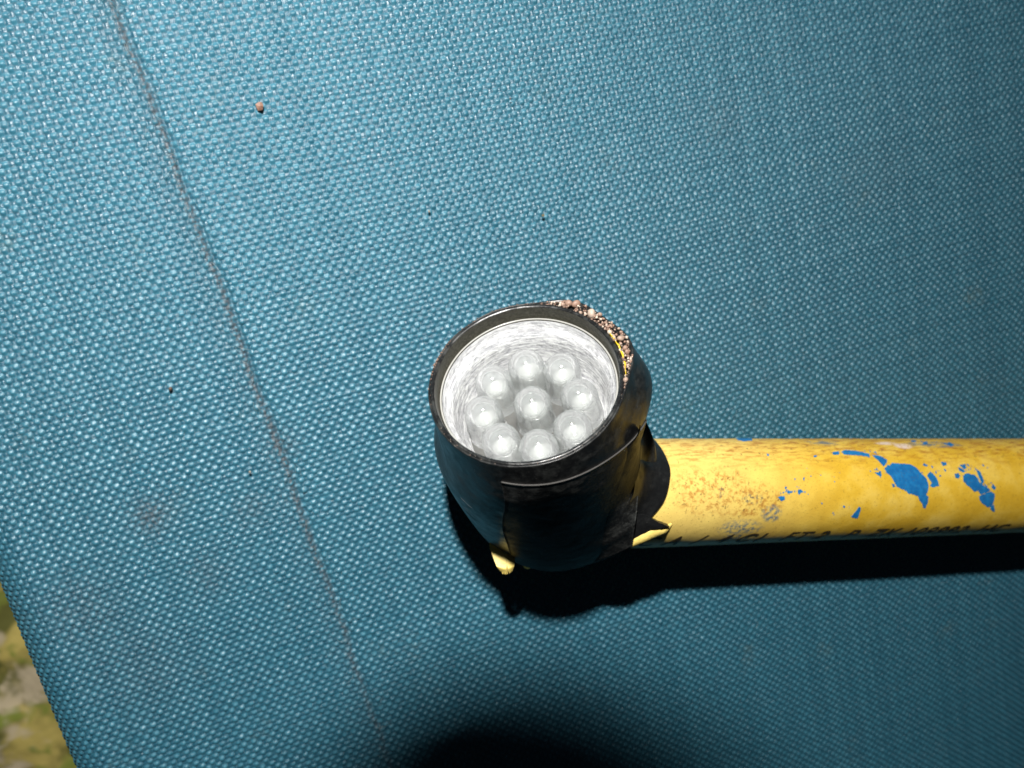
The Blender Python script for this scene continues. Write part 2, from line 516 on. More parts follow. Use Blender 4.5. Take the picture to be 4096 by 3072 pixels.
C = np.array([-17.55, 28.95, 29.1]); AX = np.array([-.345, .708, .616]); AX /= np.linalg.norm(AX)
HS = 1.07                              # head dimensions below are for a 27 mm rim
SEC = [(C, AX, 14.72), (C - AX * 9, AX, 15.5), ((-11.6, 16.8, 16.8), (-.16, .438, .761), 16.8), ((-6.2, 8.0, 13.4), (-.139, -.03, .837), 16.9),
       ((-8.0, 5.0, 6.2), (0, .2, 1), 10.5), ((-8.0, 5.0, 2), (0, 0, 1), 8.0)]
def frame(nrm):
    nrm = np.array(nrm, float); nrm /= np.linalg.norm(nrm)
    p = np.array([1., 0, 0]) - nrm * nrm[0]; p /= np.linalg.norm(p)
    return p, np.cross(nrm, p)
SC = np.array([s[0] for s in SEC]); SP = np.array([frame(s[1])[0] for s in SEC]); SQ = np.array([frame(s[1])[1] for s in SEC]); SR = np.array([s[2] for s in SEC], float)
P0, Q0 = SP[0], SQ[0]
def crom(Vv, t):
    n_ = len(Vv); t = np.clip(t, 0, n_ - 1 - 1e-6); i = t.astype(int); k = t - i
    g_ = lambda j: Vv[np.clip(j, 0, n_ - 1)]
    if Vv.ndim > 1: k = k[..., None]
    p0, p1, p2, p3 = g_(i - 1), g_(i), g_(i + 1), g_(i + 2)
    return .5 * (2 * p1 + (p2 - p0) * k + (2 * p0 - 5 * p1 + 4 * p2 - p3) * k * k + (3 * p1 - p0 - 3 * p2 + p3) * k ** 3)
def bulge(ang):
    da = (np.asarray(ang) - .38 + np.pi) % (2 * np.pi) - np.pi
    return 1.6 * np.exp(-(da / .66) ** 4) * (1 + .22 * np.sin(np.asarray(ang) * 7 + 1))
def body(t, ang, off=0.0):
    t = np.asarray(t, float); ang = np.asarray(ang, float)
    c = crom(SC, t); p = crom(SP, t); q = crom(SQ, t); r = crom(SR, t) + off
    r = r + bulge(ang) * np.exp(-(t / 1.5) ** 4) + 2.0 * np.exp(-(((ang + .05 + np.pi) % (2 * np.pi) - np.pi) / .5) ** 2) * np.exp(-((t - 1.0) / .55) ** 2)
    # slack wrinkles of the wrap
    r = r + .16 * np.sin(ang * 3 + t * 2.2) * np.clip(t, 0, 1) + .05 * np.sin(ang * 9 - t * 5) * np.clip(t, 0, 1)
    return c + r[..., None] * (np.cos(ang)[..., None] * p + np.sin(ang)[..., None] * q)
def axial(t, r, ang):
    """point r off the head's own axis, t mm below the rim plane"""
    return C - AX * (t * HS) + r * HS * (math.cos(ang) * P0 + math.sin(ang) * Q0)

NA = 160
angs = np.linspace(0, 2 * np.pi, NA, endpoint=False)
rows = []
rim_in = 13.62
for tt, rr in ((1.6, rim_in), (.75, rim_in), ):
    rows.append(np.array([axial(tt, rr, a_) for a_ in angs]))
jit = np.array([mnoise.noise(Vector((math.cos(a_) * 4, math.sin(a_) * 4, 2))) for a_ in angs])
rows.append(np.array([axial(.55, max(rim_in + .02, 13.75 + float(bulge(a_)) - .5), a_) for a_ in angs]))
rows.append(np.array([axial(-.05 - .18 * j_, 13.75 + float(bulge(a_)) - .22, a_) for a_, j_ in zip(angs, jit)]))
rows.append(np.array([axial(-.02 - .18 * j_, 13.75 + float(bulge(a_)) + .0, a_) for a_, j_ in zip(angs, jit)]))
for tt in np.linspace(.04, 5, 70):
    rows.append(body(np.full(NA, tt), angs))
rows.append(np.repeat((SC[-1] - [0, 0, .5])[None], NA, 0))
wrap = mesh_np("tape_wrap", np.concatenate(rows), grid_faces(len(rows), NA, True)[:, ::-1], M['tape'], torch, BASE)
tag(wrap, "glossy black tape wound round the flashlight head")

# a strip of tape laid over the wrap, its edges standing slightly proud
def strip(name, edges, n1, n2, off, mat):
    """edges: left and right polylines of (t, angle deg) from top to bottom"""
    L_, R_ = [np.array(e, float) for e in edges]
    def samp(E_, k):
        x = np.linspace(0, 1, len(E_)); return np.stack([np.interp(k, x, E_[:, 0]), np.interp(k, x, E_[:, 1])], -1)
    k = np.linspace(0, 1, n1)
    a_, b_ = samp(L_, k), samp(R_, k)
    h = np.linspace(0, 1, n2)
    G = a_[:, None] * (1 - h)[None, :, None] + b_[:, None] * h[None, :, None]
    G[..., 0] += TOPBOW(h)[None, :] * (1 - k)[:, None]
    jig = .010 * np.sin(np.arange(n1) * 1.7)[:, None]
    top = body(G[..., 0], np.radians(G[..., 1]) + jig * 0, off)
    low = body(G[..., 0], np.radians(G[..., 1]), -.05)
    Vv = top.reshape(-1, 3).tolist(); F = [tuple(f) for f in grid_faces(n1, n2)]
    rim_ids = [(0, j) for j in range(n2)] + [(i, n2 - 1) for i in range(1, n1)] + [(n1 - 1, j) for j in range(n2 - 2, -1, -1)] + [(i, 0) for i in range(n1 - 2, 0, -1)]
    b0 = len(Vv)
    for (i, j) in rim_ids: Vv.append(low[i, j])
    for q in range(len(rim_ids)):
        q2 = (q + 1) % len(rim_ids)
        F.append((rim_ids[q][0] * n2 + rim_ids[q][1], rim_ids[q2][0] * n2 + rim_ids[q2][1], b0 + q2, b0 + q))
    o = mesh_np(name, Vv, F, mat, wrap, BASE)
    o.data.materials.append(M['dust_glint'])  # paler skirt: the edge's highlight put into its colour
    for q in range(len(rim_ids)): o.data.polygons[len(F) - len(rim_ids) + q].material_index = 1
    return o
TOPBOW = lambda h: -.12 * np.sin(np.pi * h)
def edge_line(path, rad):
    pts = np.array([body(np.array(t_), np.array(math.radians(a_)), .19) for t_, a_ in path])
    vv, ff_ = [], []
    for k, p in enumerate(pts):
        d_ = pts[min(k + 1, len(pts) - 1)] - pts[max(k - 1, 0)]; d_ /= np.linalg.norm(d_)
        a_ = np.cross(d_, [0, 0, 1.]); a_ /= np.linalg.norm(a_); b_ = np.cross(d_, a_)
        rr = rad * (.55 + .9 * abs(mnoise.noise(Vector(p) * 1.3)) + .6 * random.random() ** 3)
        for j in range(5):
            vv.append(p + rr * (math.cos(j * 1.2566) * a_ + math.sin(j * 1.2566) * b_))
    for k in range(len(pts) - 1):
        for j in range(5): ff_.append((k * 5 + j, k * 5 + (j + 1) % 5, k * 5 + 5 + (j + 1) % 5, k * 5 + 5 + j))
    return mesh_np("dust_glint_line", vv, ff_, M['dust_glint'], wrap, BASE)  # pale bead: edge highlights painted as colour, also used for scratches
def path_(pp, n=70):
    pp = np.array(pp, float); x = np.linspace(0, 1, len(pp)); k = np.linspace(0, 1, n)
    return list(zip(np.interp(k, x, pp[:, 0]), np.interp(k, x, pp[:, 1])))
s1 = strip("tape_strip", ([(.50, 241), (1.50, 241), (2.31, 243), (3.02, 242)], [(1.15, 341), (1.83, 331), (2.54, 316), (3.02, 309)]), 40, 40, .22, M['strip'])
tag(s1, "dusty flat strip of tape across the front")
edge_line(path_([(.50, 241), (1.50, 241), (2.31, 243), (3.0, 242)]), .04)
edge_line([(.50 + .65 * h - .12 * math.sin(math.pi * h), 241 + 100 * h) for h in np.linspace(0, .95, 70)], .016)
# loose end of the strip bridging from the head to the pipe
wl = body(np.array([.95, 1.6, 2.1, 2.5, 2.95]), np.radians(np.array([318., 310, 302, 296, 288])), .26)
wr_ = np.array([body(np.array(.88), np.array(math.radians(331)), .22), (4.97, 11.51, 20.72), (4.2, 6.84, 22.0), (3.88, 2.01, 21.92), (4.62, -3.33, 19.4)])
kk = np.linspace(0, 4, 33)
WL = np.stack([np.interp(kk, range(5), wl[:, c]) for c in range(3)], -1); WR = np.stack([np.interp(kk, range(5), wr_[:, c]) for c in range(3)], -1)
hh = np.linspace(0, 1, 13)
web = WL[:, None] * (1 - hh)[None, :, None] + WR[:, None] * hh[None, :, None]
wn = np.cross(WR[16] - WL[16], WR[24] - WR[8]); wn /= np.linalg.norm(wn); wn = wn * (1 if wn @ (CAM_LOC - WR[16]) > 0 else -1)
web = web + wn * (.9 * np.sin(np.pi * hh * .85)[None, :, None] + .10 * np.sin(kk * 3.1)[:, None, None] * hh[None, :, None])
wv = np.concatenate([web.reshape(-1, 3), (web - wn * .25).reshape(-1, 3)])
wf = np.concatenate([grid_faces(33, 13), grid_faces(33, 13)[:, ::-1] + 33 * 13, np.array([(i * 13 + 12, i * 13 + 25, 429 + i * 13 + 25, 429 + i * 13 + 12) for i in range(32)]), np.array([(32 * 13 + j, 32 * 13 + j + 1, 429 + 32 * 13 + j + 1, 429 + 32 * 13 + j) for j in range(12)])])
mesh_np("tape_strip", wv, wf, M['strip'], wrap, BASE)
for q in range(7):          # scratches and loose wrap edges on the shaded side
    a0, t0 = random.uniform(205, 238), random.uniform(1.6, 2.9)
    edge_line(path_([(t0, a0), (t0 + .06, a0 + random.uniform(4, 12))], 14), .028)
edge_line(path_([(3.12, 196), (3.18, 215), (3.2, 240)]), .03)
edge_line(path_([(1.66, 252), (1.60, 258), (1.58, 263)], 12), .07)


# rim: black lip and the dull bore above the window
def lathe(name, prof, mat, parent, n=128, smooth=True, closed=False):
    A_ = np.linspace(0, 2 * np.pi, n, endpoint=False)
    Vv = np.concatenate([np.array([axial(tt, rr, q) for q in A_]) for tt, rr in prof])
    F = grid_faces(len(prof), n, True)
    if closed:
        F = np.concatenate([F, np.stack([(len(prof) - 1) * n + np.arange(n), (len(prof) - 1) * n + (np.arange(n) + 1) % n, (np.arange(n) + 1) % n, np.arange(n)], -1)])
    return mesh_np(name, Vv, F, mat, parent, BASE, smooth)
head = lathe("rim", [(2.0, 13.6), (.3, 13.6), (.0, 13.52), (-.12, 13.35), (-.12, 13.12), (.05, 12.92)], M['lip'], torch)
lathe("bore", [(.05, 12.92), (.5, 12.84), (2.1, 12.78), (2.3, 12.5), (2.3, 12.35), (3.6, 12.2), (4.2, 11.9)], M['bore'], head)
lens = lathe("lens", [(2.25, 12.55), (2.1, 12.3), (2.1, 8.0), (2.1, 4.0), (2.1, .01)], M['lens'], torch)
lathe("lens_seal", [(2.13, 12.6), (2.02, 12.5), (2.02, 12.4), (2.13, 12.34)], mat_simple("clear_seal", (.30, .30, .28), .2), lens)

# reflector cup with nine bulbs standing in it
prof = [(2.35, 12.3), (3.2, 12.15), (4.0, 11.95), (4.3, 11.6), (6.5, 11.35), (9.0, 10.95), (10.6, 10.5), (11.4, 10.1)]
refl = lathe("reflector", prof, M['refl'], torch, 96)
rc = np.concatenate([np.stack([np.full(96, rr * 5.0 + tt * 4.0), np.cos(np.linspace(0, 2 * np.pi, 96, endpoint=False)) * 4, np.sin(np.linspace(0, 2 * np.pi, 96, endpoint=False)) * 4], -1) for tt, rr in prof])
vec_attr(refl, 'rc', rc)

lathe("led_board", [(11.3, 10.4), (11.4, 9.9), (11.4, 6.0), (11.4, .01)], M['plate'], refl)

def led(r, ang, tilt=0.0):
    N = 40
    pr = [(12.1, 3.0), (11.2, 3.0), (11.2, 2.80), (9.0, 2.78), (6.6, 2.75)]
    pr += [(6.6 - 2.75 * math.sin(q), 2.75 * math.cos(q)) for q in np.linspace(.12, 1.568, 13)]
    c0 = axial(0, r, ang) - C
    A_ = np.linspace(0, 2 * np.pi, N, endpoint=False)
    Vv = []
    for tt, rr in pr:
        for q in A_:
            Vv.append(axial(tt, rr, q) + c0 * (1 - .012 * (12 - tt) * tilt))
    o = mesh_np("led_bulb", np.array(Vv), grid_faces(len(pr), N, True)[:, ::-1], M['led'], torch, BASE)
    # the metal cup and post inside the clear bulb
    pr2 = [(11.6, 2.0), (9.6, 1.9), (9.2, 1.7), (8.2, 1.75), (8.2, 1.45), (9.0, .7), (9.0, .01)]
    Vv = [axial(tt, rr, q) + c0 + .25 * P0 for tt, rr in pr2 for q in np.linspace(0, 2 * np.pi, 20, endpoint=False)]
    c0 = c0 * random.uniform(.97, 1.03)
    mesh_np("led_cup", np.array(Vv), grid_faces(len(pr2), 20, True)[:, ::-1], M['chip'], o, BASE)
    return o
led(0.15, 1.0)
for k in range(8):
    led(7.2, math.radians(84 + 45 * k), random.uniform(-.5, .8))

# grit stuck in the gap between rim and tape (grains too small to pick apart)
ico = bmesh.new(); bmesh.ops.create_icosphere(ico, subdivisions=2, radius=1.0)
IV = np.array([v.co[:] for v in ico.verts]); IF = [[v.index for v in f.verts] for f in ico.faces]; ico.free()
IC = bmesh.new(); bmesh.ops.create_icosphere(IC, subdivisions=1, radius=1.0)
JV = np.array([v.co[:] for v in IC.verts]); JF = [[v.index for v in f.verts] for f in IC.faces]; IC.free()
gv_, gf_, gc_ = [], [], []
def grain(p, s, col):
    sc = np.array([random.uniform(.7, 1.25) for _ in range(3)])
    a_ = random.uniform(0, 6.28)
    Rz = np.array([[math.cos(a_), -math.sin(a_), 0], [math.sin(a_), math.cos(a_), 0], [0, 0, 1]])
    vv = (IV * sc) @ Rz.T
    vv = vv * (1 + .18 * np.array([mnoise.noise(Vector(v) * 1.6 + Vector((p[0] * 9, p[1] * 9, p[2]))) for v in vv]))[:, None]
    b = len(gv_)
    gv_.extend((p + s * vv).tolist()); gf_.extend([tuple(b + i for i in f) for f in IF]); gc_.extend([col] * len(vv))
for k in range(430):
    ang = random.uniform(math.radians(-26), math.radians(64))
    wd = float(bulge(ang))
    if wd < .12: continue
    rr = 13.55 + random.uniform(.0, 1.0) * (wd + .05)
    s = random.choice([.09, .12, .15, .2, .26]) * min(1, .4 + wd * .5)
    grain(axial(random.uniform(-.12, .45), rr, ang), s, random.random() ** .8)
for a_, r_, s_ in [(57, 14.3, .5), (50, 14.6, .55), (44, 15.0, .62), (38, 14.8, .78), (31, 15.0, .5), (12, 14.9, .52), (5, 14.9, .5), (-2, 14.8, .45), (-20, 14.0, .42), (20, 14.5, .42)]:
    grain(axial(random.uniform(-.3, .1), r_ - random.uniform(.1, .7), math.radians(a_ + random.uniform(-4, 4))), s_ * random.uniform(.7, 1.05), random.uniform(.5, .95))
for k in range(120):                                   # brown crumbs along the far rim
    ang = math.radians(random.choice([random.uniform(64, 180), random.uniform(130, 155)]))
    grain(axial(random.uniform(-.12, .05), 13.5 + random.uniform(-.05, .28), ang), random.uniform(.05, .12), random.random() * .6)
for k in range(70):                                   # specks on the front lip
    ang = math.radians(random.uniform(190, 340))
    grain(axial(random.uniform(-.1, .1), 13.4 + random.uniform(-.1, .25), ang), random.uniform(.03, .07), random.uniform(.5, 1))
go = mesh_np("grit", gv_, gf_, M['grit'], torch, BASE)
float_attr(go, 'gc', gc_)
tag(go, "sandy grit stuck along the rim", kind="stuff")
# yellow sliver of pipe plastic showing inside the gap
sv, sf = [], []
for k in range(18):
    ang = math.radians(-16 + 34 * k / 17.0)
    ww = max(.01, .20 * math.sin(math.pi * k / 17.0) * (.7 + .6 * math.sin(k * 1.9)))
    for tt, rr in ((.3, 13.66), (-.16, 13.68), (-.16, 13.72 + ww), (.3, 13.72 + ww)):
        sv.append(axial(tt, rr, ang))
for k in range(17):
    for j in range(4):
        sf.append((k * 4 + j, k * 4 + (j + 1) % 4, k * 4 + 4 + (j + 1) % 4, k * 4 + 4 + j))
tag(mesh_np("yellow_sliver", sv, sf, mat_simple("bright_yellow_plastic", (.60, .42, .02), .5), torch, BASE), "yellow plastic sliver in the rim's gap")

# ------------------------------------------------------------------ pipe
PA = np.array([17.754, 2.352, 10.0]); PUv = np.array([.9973, -.073, 0.]); PUv /= np.linalg.norm(PUv); PY = np.cross([0, 0, 1.], PUv); PZ = np.array([0, 0, 1.])
PR = 10.0
def squash(s):
    """the end under the flashlight is spread and flattened"""
    k = 1 / (1 + math.exp((s + 24.0) / 2.2))
    return 1 + .30 * k, 1 - .30 * k, -2.0 * k
def pipe_pt(s, th, r=PR):
    fy, fz, dy = squash(s)
    c = PA + PUv * s
    c = c + PY * dy * 1.2
    zc = r * math.sin(th) * fz
    return np.array([c[0], c[1], PR * fz]) + PY * (r * math.cos(th) * fy) + PZ * zc
def pipe_w(th): return PR * th
ss = np.concatenate([np.linspace(-27.5, -14, 34), np.linspace(-13, 80, 94), np.linspace(84, 190, 30)])
NT_ = 120
ths = np.linspace(-math.pi / 2 , 1.5 * math.pi, NT_ + 1)
pv, pcs = [], []
for s in ss:
    for k, th in enumerate(ths):
        # slanted, slightly torn end
        s_ = s
        if s < -27: s_ = s + (.9 * math.sin(th * 3) + .3 * math.sin(th * 11)) * (-27 - s) / 6.0 + 3.0 * math.cos(th) * (-27 - s) / 6.0
        pv.append(pipe_pt(s_, th, PR + .05 * mnoise.noise(Vector((s * .25, th * 2, 0)))))
        pcs.append((s, PR * th, 0))
PF = grid_faces(len(ss), NT_ + 1)
# inner wall
off0 = len(pv)
for s in ss[:60]:
    for th in ths:
        s_ = s
        if s < -27: s_ = s + (.9 * math.sin(th * 3) + .3 * math.sin(th * 11)) * (-27 - s) / 6.0 + 3.0 * math.cos(th) * (-27 - s) / 6.0
        pv.append(pipe_pt(s_, th, PR - (5.5 if s == ss[0] else 1.5))); pcs.append((s, PR * th + 200, 0))
PF2 = grid_faces(60, NT_ + 1)[:, ::-1] + off0
cap = np.array([(k, k + 1, off0 + k + 1, off0 + k) for k in range(NT_)])[:, ::-1]
pipe = mesh_np("pipe", np.array(pv), np.concatenate([PF[:, ::-1], PF2[:, ::-1], cap])[:, ::-1], M['pipe'], torch, BASE)
vec_attr(pipe, 'pc', pcs)
tag(pipe, "scuffed yellow plastic pipe with blue paint flakes")

FLAKES = [[(41.82,44.2),(44.01,44.9),(45.61,45.7),(46.78,48.9),(47.54,55.0),(48.59,62.0),(48.9,67.6),(48.84,73.2),(48.56,78.7),(48.21,80.3),(48.82,82.6),(48.84,87.2),(48.59,92.4),(48.54,96.5),(48.0,95.3),(47.43,89.9),(46.75,86.9),(46.43,81.8),(45.59,80.6),(43.92,78.2),(43.58,75.9),(42.77,74.2),(41.42,70.8),(40.9,64.7),(40.44,59.1),(39.7,55.6),(39.54,50.9),(40.56,46.6),(41.09,47.3)],[(29.55,29.5),(30.34,27.5),(31.36,27.5),(30.75,32.4),(29.62,32.3)],[(31.82,27.6),(33.17,24.7),(35.05,26.5),(37.01,29.8),(37.78,31.4),(37.48,36.6),(35.69,33.6),(33.46,32.8),(31.93,32.0)],[(38.32,33.0),(40.03,34.5),(41.12,40.2),(40.48,44.7),(39.6,48.4),(39.19,43.4),(38.58,37.3)],[(48.94,59.7),(49.98,54.5),(50.87,59.8),(51.34,65.6),(51.4,71.7),(49.7,72.4),(49.24,71.0),(49.81,67.7),(49.19,62.0)],[(55.75,57.9),(56.69,56.8),(56.97,60.3),(56.31,63.7),(55.62,62.5)],[(57.62,59.8),(58.88,57.5),(60.51,59.4),(61.27,64.1),(61.26,72.1),(60.69,77.7),(59.94,78.8),(58.97,74.1),(58.05,70.7),(57.44,66.1)],[(61.1,83.5),(62.71,80.8),(63.96,78.6),(64.99,81.6),(65.01,88.6),(64.69,95.9),(63.75,97.2),(62.25,92.4),(61.32,87.6)],[(64.5,99.0),(65.08,93.4),(65.94,103.2),(65.37,102.4)],[(61.19,51.6),(62.12,55.9),(62.51,67.6),(61.91,71.0),(61.45,60.6)],[(33.18,91.9),(33.52,93.1),(33.43,106.0),(31.82,103.7),(32.42,98.3)],[(53.57,43.5),(54.73,44.2),(54.56,47.5),(53.6,48.7)],[(57.77,47.6),(59.13,46.4),(58.99,50.9),(58.3,53.3)],[(40.46,67.4),(41.02,68.0),(41.18,71.3),(40.59,71.8)],[(37.04,55.4),(38.58,54.9),(38.19,60.0),(37.49,57.7)],[(58.58,14.2),(60.23,9.4),(60.25,16.6),(59.09,19.2)],[(53.74,8.7),(55.01,6.1),(54.28,12.8),(53.1,14.6)],[(51.39,3.6),(52.85,0.6),(52.35,7.1),(50.9,9.2)],[(12.52,-8.0),(14.53,-13.7),(16.52,-13.8),(14.92,2.2),(12.83,5.4),(12.05,-0.1)],[(15.26,79.7),(16.58,78.0),(16.79,81.7),(16.05,83.5)],[(17.18,73.4),(18.51,73.0),(18.3,75.4),(17.35,75.8)],[(19.47,72.7),(20.25,71.8),(20.8,74.7),(19.83,76.1)],[(15.22,30.2),(15.59,31.2),(15.29,33.8),(15.07,32.8)],[(25.05,33.7),(25.9,33.2),(25.49,35.5),(24.93,36.0)]]


def chip_poly(name, poly, mat, parent, top=.06, jitter=.05, step=.4):
    """thin flake lying on the pipe; poly in (mm along, degrees round)"""
    pts = [(s, math.radians(a_) * PR) for s, a_ in poly]
    dense = []
    for k, (x, y) in enumerate(pts):
        x2, y2 = pts[(k + 1) % len(pts)]
        n_ = max(1, int(math.hypot(x2 - x, y2 - y) / step))
        for q in range(n_):
            f = q / n_
            j = jitter if q else jitter * .3
            dense.append((x + (x2 - x) * f + random.uniform(-j, j), y + (y2 - y) * f + random.uniform(-j, j)))
    bm = bmesh.new()
    vs_ = [bm.verts.new((x, y, 0)) for x, y in dense]
    bm.faces.new(vs_)
    bmesh.ops.triangulate(bm, faces=bm.faces[:])
    ys = [p[1] for p in dense]
    y = math.ceil(min(ys) / .7) * .7
    while y < max(ys):
        bmesh.ops.bisect_plane(bm, geom=bm.verts[:] + bm.edges[:] + bm.faces[:], dist=1e-5, plane_co=(0, y, 0), plane_no=(0, 1, 0))
        y += .7
    be = [e for e in bm.edges if len(e.link_faces) == 1]
    ext = bmesh.ops.extrude_edge_only(bm, edges=be)
    low = {g_ for g_ in ext['geom'] if isinstance(g_, bmesh.types.BMVert)}
    for v in bm.verts:
        r = PR - .08 if v in low else PR + top
        v.co = Vector((pipe_pt(v.co.x, v.co.y / PR, r) - BASE) * MM)
    bmesh.ops.recalc_face_normals(bm, faces=bm.faces[:])
    me = bpy.data.meshes.new(name); bm.to_mesh(me); bm.free()
    me.materials.append(mat)
    return link(bpy.data.objects.new(name, me), parent)
FLAKES += [[(61.0, 66), (61.9, 70.5), (63.0, 74), (64.0, 77), (63.0, 79.5), (61.5, 82), (60.9, 78)], [(57.2, 50), (57.9, 52), (58.6, 55), (57.9, 57), (57.1, 54)], [(64.6, 70), (65.3, 74), (64.9, 77), (64.2, 74)], [(49.2, 45), (50.0, 47), (49.5, 49), (48.8, 47.5)]]
for poly in FLAKES:
    chip_poly("paint_flake", poly, M['blue'], pipe, top=.07, jitter=.085, step=.27)

# specks of the same paint scattered round the flakes
spv, spf = [], []
def speck(s_, a_, r_):
    n_ = random.randint(5, 7); b_ = len(spv); ph = random.uniform(0, 6)
    for lev, rad in ((PR + .05, .92), (PR - .05, 1.0)):
        for k in range(n_):
            q = ph + 6.2832 * k / n_; rr = r_ * (1 + .45 * math.sin(k * 2.7 + ph))
            spv.append(pipe_pt(s_ + rr * rad * math.cos(q), math.radians(a_) + rr * rad * 1.2 * math.sin(q) / PR, lev))
    spf.append(tuple(b_ + k for k in range(n_)))
    for k in range(n_): spf.append((b_ + k, b_ + (k + 1) % n_, b_ + n_ + (k + 1) % n_, b_ + n_ + k))
for cs_, ca_, ds_, da_, n_ in [(19, 73, 3.5, 3.5, 16), (46, 62, 4.5, 14, 20), (50.5, 52, 2, 4, 7), (60, 52, 3.2, 6, 14), (63, 72, 1.6, 6, 10), (38.2, 55, 1.4, 4, 9), (36, 28, 5, 4, 8), (56, 12, 6, 5, 12), (24, 62, 6, 14, 10), (30, 96, 5, 8, 5)]:
    for k in range(n_):
        speck(random.gauss(cs_, ds_ * .6), random.gauss(ca_, da_ * .6), random.choice([.07, .09, .12, .16, .24]))
tag(mesh_np("paint_specks", spv, spf, M['blue'], pipe, BASE, smooth=False), kind="stuff")

# the wrap runs out over the pipe and ends in a round-cut edge
ce = [(-5.6, -25), (-5.6, -2), (-5.9, 15), (-5.85, 26), (-5.75, 38), (-5.7, 48), (-5.9, 55), (-6.2, 60), (-6.5, 66), (-7.04, 75), (-7.74, 83), (-8.68, 90), (-9.75, 97), (-10.6, 101), (-11.8, 108), (-13.2, 118)]
cth = np.linspace(-25, 118, 80)
cs = np.interp(cth, [p[1] for p in ce], [p[0] for p in ce])
cv = []
for q, rr in [(0, -.1), (0, .30), (.02, .42), (.1, .50), (.25, .70), (.45, 1.25), (.65, 2.2), (.85, 3.6), (1.0, 5.0)]:
    for s_, a_ in zip(cs, cth):
        cv.append(pipe_pt(s_ - 8.5 * q, math.radians(a_), PR + .5 + (rr - .5) * (1 if rr < .5 else min(1, max(.12, (112 - a_) / 40.0))) + .12 * math.sin(a_ * .11 + q * 4) * min(1, q * 4)))
tag(mesh_np("tape_collar", cv, grid_faces(9, 80)[:, ::-1], M['collar'], wrap, BASE), "tape edge running out over the pipe")

# black patch: tape end, plus the open slit's dark inside put in as colour, and the bright torn lip below it
chip_poly("tape_and_gap_dark", [(-24, 86), (-24, 158), (-13.1, 152), (-12.8, 132), (-12.7, 118.6), (-11.3, 112.2), (-9.8, 107.3), (-7.7, 106.6), (-6.2, 105.0), (-7.0, 103.4), (-8.3, 100.6), (-9.6, 96.5), (-11.2, 92)], M['collar'], pipe, top=.9, jitter=.06)
lipv, lipf = [], []
up = [(-13.3, 121.0), (-12.72, 119.4), (-11.34, 112.9), (-9.82, 108.2), (-7.71, 107.3), (-5.5, 105.1)]
dn = [(-12.7, 134.0), (-11.9, 132.0), (-10.2, 126.0), (-8.2, 120.0), (-6.0, 114.6), (-5.2, 106.8)]
NL = 26
for k in range(NL):
    q = k / (NL - 1.0)
    x = np.linspace(0, 1, len(up))
    su, au = np.interp(q, x, [p[0] for p in up]), np.interp(q, x, [p[1] for p in up])
    sd, ad = np.interp(q, x, [p[0] for p in dn]), np.interp(q, x, [p[1] for p in dn])
    wv = .7 * math.sin(q * 17) + .4 * math.sin(q * 41)
    lift = 1.25 * (1 - q ** 3)
    for h, rr in ((0, PR - .3), (.0, PR + .15 + .30 * lift), (.35, PR + .15 + .9 * lift), (.7, PR + .1 + 1.0 * lift), (1.0, PR + .05 + .55 * lift), (1.08, PR - .3)):
        lipv.append(pipe_pt(su + (sd - su) * h, math.radians(au + wv * (1 - h) + (ad - au) * h), rr))
for k in range(NL - 1):
    for j in range(5):
        lipf.append((k * 6 + j, k * 6 + j + 1, k * 6 + j + 7, k * 6 + j + 6))
tag(mesh_np("torn_lip", lipv, lipf, M['cut'], pipe, BASE), "pale torn edge of the pipe beside the tape")

# the pipe's split far end, two curled tongues peeping out under the wrap
def tongue(c0, c1, ph):
    Lp = np.array([(-18.5, 3.0, 11.5), (-19.0, -3.2, 13.0), (-18.5, -5.0, 14.2), (-18.2, -6.1, 15.0), (-17.3, -7.4, 14.6)])
    Rp = np.array([(-14.3, 3.0, 12.5), (-14.9, -3.8, 14.0), (-15.0, -5.2, 14.9), (-15.2, -6.2, 15.4), (-15.3, -7.0, 15.0)])
    nr, nc = 16, 9
    top = []
    for i in range(nr):
        q = i / (nr - 1.0) * 4
        k = min(int(q), 3); f_ = q - k
        l_ = Lp[k] * (1 - f_) + Lp[k + 1] * f_; r_ = Rp[k] * (1 - f_) + Rp[k + 1] * f_
        for j in range(nc):
            c = c0 + (c1 - c0) * j / (nc - 1.0)
            p = l_ * (1 - c) + r_ * c + np.array([0, -.3, .3]) * math.sin(math.pi * c)
            if i == nr - 1: p = p + np.array([.1, .25, 0]) * math.sin(j * 2.3 + ph)
            top.append(p)
    top = np.array(top); low = top + np.array([.2, .7, -.35])
    F = [tuple(f_) for f_ in grid_faces(nr, nc)] + [tuple(nr * nc + np.array(f_[::-1])) for f_ in grid_faces(nr, nc)]
    ring = [j for j in range(nc)] + [i * nc + nc - 1 for i in range(1, nr)] + [(nr - 1) * nc + j for j in range(nc - 2, -1, -1)] + [i * nc for i in range(nr - 2, 0, -1)]
    for k in range(len(ring)):
        a_, b_ = ring[k], ring[(k + 1) % len(ring)]
        F.append((b_, a_, nr * nc + a_, nr * nc + b_))
    o = mesh_np("split_tongue", np.concatenate([top, low]), [tuple(int(x) for x in f_) for f_ in F], M['cut'], pipe, BASE, smooth=False)
    return o
tongue(0, .52, 0.3); tongue(.60, 1.0, 1.4)


